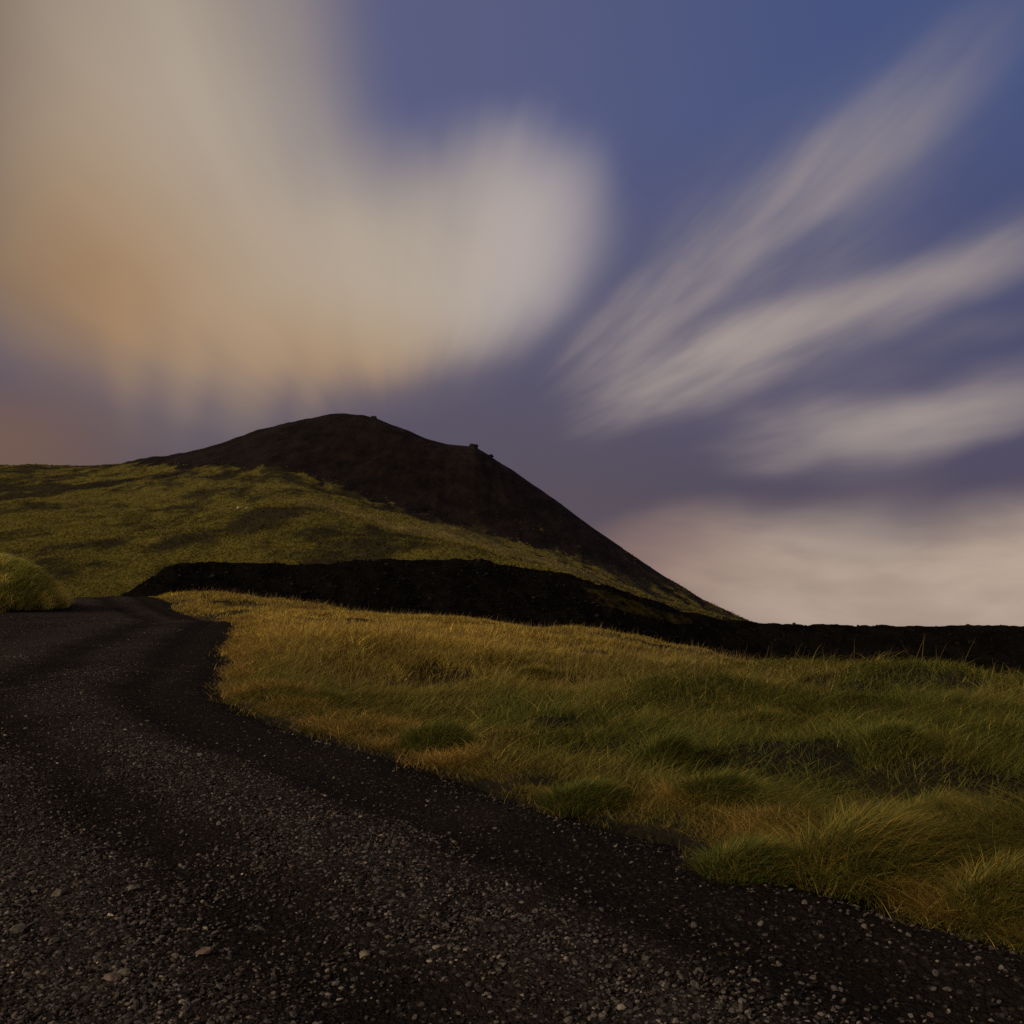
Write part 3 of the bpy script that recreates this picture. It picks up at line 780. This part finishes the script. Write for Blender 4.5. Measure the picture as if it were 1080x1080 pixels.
# the big bright cloud on the left and the low one on the right
BIG = total([(200, 120, 260, 420, 8, .50), (230, 262, 330, 205, 0, .45), (120, 190, 220, 330, 10, .25), (440, 290, 270, 170, 18, .62), (530, 240, 150, 150, 35, .36), (560, 222, 140, 130, 35, .30), (320, 306, 250, 108, 0, .34), (400, 352, 190, 72, 2, .34), (270, 385, 120, 46, 80, .16), (200, 370, 110, 30, 84, .14), (335, 380, 110, 28, 80, .16), (130, 360, 110, 30, 95, .14), (490, 325, 150, 80, 25, .28),
             (250, 352, 230, 74, 0, .28), (20, 290, 150, 190, 0, .14), (90, 20, 260, 170, 0, .22), (280, 40, 160, 300, 0, .16)])
LOW = total([(900, 618, 330, 92, 4, .70), (1085, 588, 270, 76, 8, .58), (980, 645, 320, 80, 0, .42), (740, 600, 200, 80, 8, .62), (700, 560, 120, 40, 14, .16), (850, 560, 170, 45, 15, .15), (1290, 606, 400, 95, 6, .6)])
STR = total([('S', 575, 410, 800, 245, 52, .52), ('S', 690, 318, 1100, -12, 66, .46), ('S', 560, 420, 1110, -20, 130, .26),
             ('S', 600, 444, 900, 324, 50, .95), ('S', 740, 392, 1130, 232, 48, .66), ('S', 940, 308, 1180, 190, 50, .3), ('S', 590, 450, 1140, 230, 100, .24),
             ('S', 750, 490, 1010, 420, 38, .58), ('S', 850, 492, 1130, 415, 44, .66), ('S', 725, 466, 900, 424, 28, .34), ('S', 960, 440, 1200, 380, 50, .35), ('S', 720, 480, 1150, 400, 80, .16), ('S', 960, 365, 1130, 325, 24, .14)])
PINK = total([(20, 480, 170, 90, 0, .6), (-120, 450, 230, 120, 0, .35)])
WARM = total([(150, 350, 340, 230, 0, .62), (30, 260, 250, 320, 10, .55), (400, 405, 260, 110, 0, .62), (40, 480, 200, 120, 0, .5)])
AWAY = t.mapr(t.noise(gen, 2.2, 5, .55), .35, .6, .35, .95)
AWAY = t.math('MULTIPLY', AWAY, t.mapr(sp.outputs[1], .55, .15, 0, 1))            # loose warm cloud out of view, added to warm the light on the ground
st3 = t.noise(cs.outputs[0], 16.0, 3, .5)
k1 = t.mapr(st2, .25, .75, .72, 1.2, False); k0 = t.mapr(st1, .3, .7, .85, 1.12, False)
k3 = t.math('MULTIPLY', t.mapr(st2, .32, .68, .6, 1.3, False), t.mapr(st3, .32, .68, .70, 1.28, False))
big = t.math('MULTIPLY', t.math('MULTIPLY', BIG, k0), t.mapr(st2, .25, .75, .9, 1.08, False))
low = t.math('MULTIPLY', t.math('MULTIPLY', LOW, k1), t.mapr(st3, .3, .7, .85, 1.12, False))
strk = t.math('MULTIPLY', STR, k3)
# clear dusk sky: blue above, mauve below
sky = t.n('ShaderNodeTexSky', sky_type='NISHITA'); sky.sun_disc = False
sky.sun_elevation = SUN_EL; sky.sun_rotation = SUN_AZ
sky.altitude = 100; sky.air_density = 1.0; sky.dust_density = .6; sky.ozone_density = 2.0
nish = t.mix(1.0, sky.outputs[0], (.005, .005, .005), 'MULTIPLY')
lft = t.mapr(a, .42, -.12)
hi = t.mix(lft, (.056, .078, .195), (.096, .103, .205)); lo_ = t.mix(lft, (.066, .044, .078), (.088, .060, .072))
clear = t.mix(t.mapr(e, .12, .47, 0, 1, False), lo_, hi)
clear = t.mix(t.math('MULTIPLY', t.mapr(a, -.1, -.42), t.mapr(e, .20, .32)), clear, (.135, .092, .066))
base = t.mix(1.0, clear, nish, 'ADD')
cbig = t.mix(t.math('MULTIPLY', WARM, 1.0, clamp=True), (.475, .40, .32), (.40, .25, .135))
cbig = t.mix(t.mapr(a, -.12, .06, 0, .8), cbig, (.465, .41, .41))
lmap = t.n('ShaderNodeMapping'); t.l(cp.outputs[0], lmap.inputs[0]); lmap.inputs['Rotation'].default_value = (0, 0, -.10); lmap.inputs['Scale'].default_value = (1, 3.2, 1)
ln = t.noise(lmap.outputs[0], 6.5, 4, .5)
lowc = t.mix(t.mapr(a, .08, .30), (.33, .21, .175), t.mix(t.mapr(ln, .36, .64), (.45, .345, .275), (.52, .41, .325)))
low = t.math('MULTIPLY', low, t.mapr(ln, .3, .65, .86, 1.1))
col = t.mix(t.math('MINIMUM', PINK, .85), base, (.185, .108, .076))
def soft(x, k): return t.math('SUBTRACT', 1.0, t.math('EXPONENT', t.math('MULTIPLY', x, -k)))
col = t.mix(soft(t.math('POWER', strk, 1.25), 1.25), col, (.40, .335, .305))
col = t.mix(soft(low, 1.75), col, lowc)
col = t.mix(soft(t.math('POWER', big, 1.5), 2.2), col, cbig)
col = t.mix(AWAY, col, (.30, .22, .15))
bg = t.n('ShaderNodeBackground'); t.l(col, bg.inputs[0]); bg.inputs[1].default_value = 1.0
o = t.n('ShaderNodeOutputWorld'); t.l(bg.outputs[0], o.inputs[0])
w.cycles.sampling_method = 'MANUAL'; w.cycles.sample_map_resolution = 512

sun = bpy.data.lights.new("sun", 'SUN'); sun.energy = 2.3; sun.angle = math.radians(14); sun.color = (1.0, .83, .60)
so = bpy.data.objects.new("sun", sun); COL.objects.link(so)
from mathutils import Vector
dv = Vector((math.sin(SUN_AZ) * math.cos(SUN_EL), math.cos(SUN_AZ) * math.cos(SUN_EL), math.sin(SUN_EL)))
so.rotation_euler = dv.to_track_quat('Z', 'Y').to_euler()

SC.view_settings.view_transform = 'Standard'; SC.view_settings.look = 'None'; SC.view_settings.gamma = 1; SC.view_settings.exposure = 0
SC.cycles.use_denoising = False; SC.cycles.max_bounces = 4; SC.cycles.diffuse_bounces = 2; SC.cycles.transmission_bounces = 2
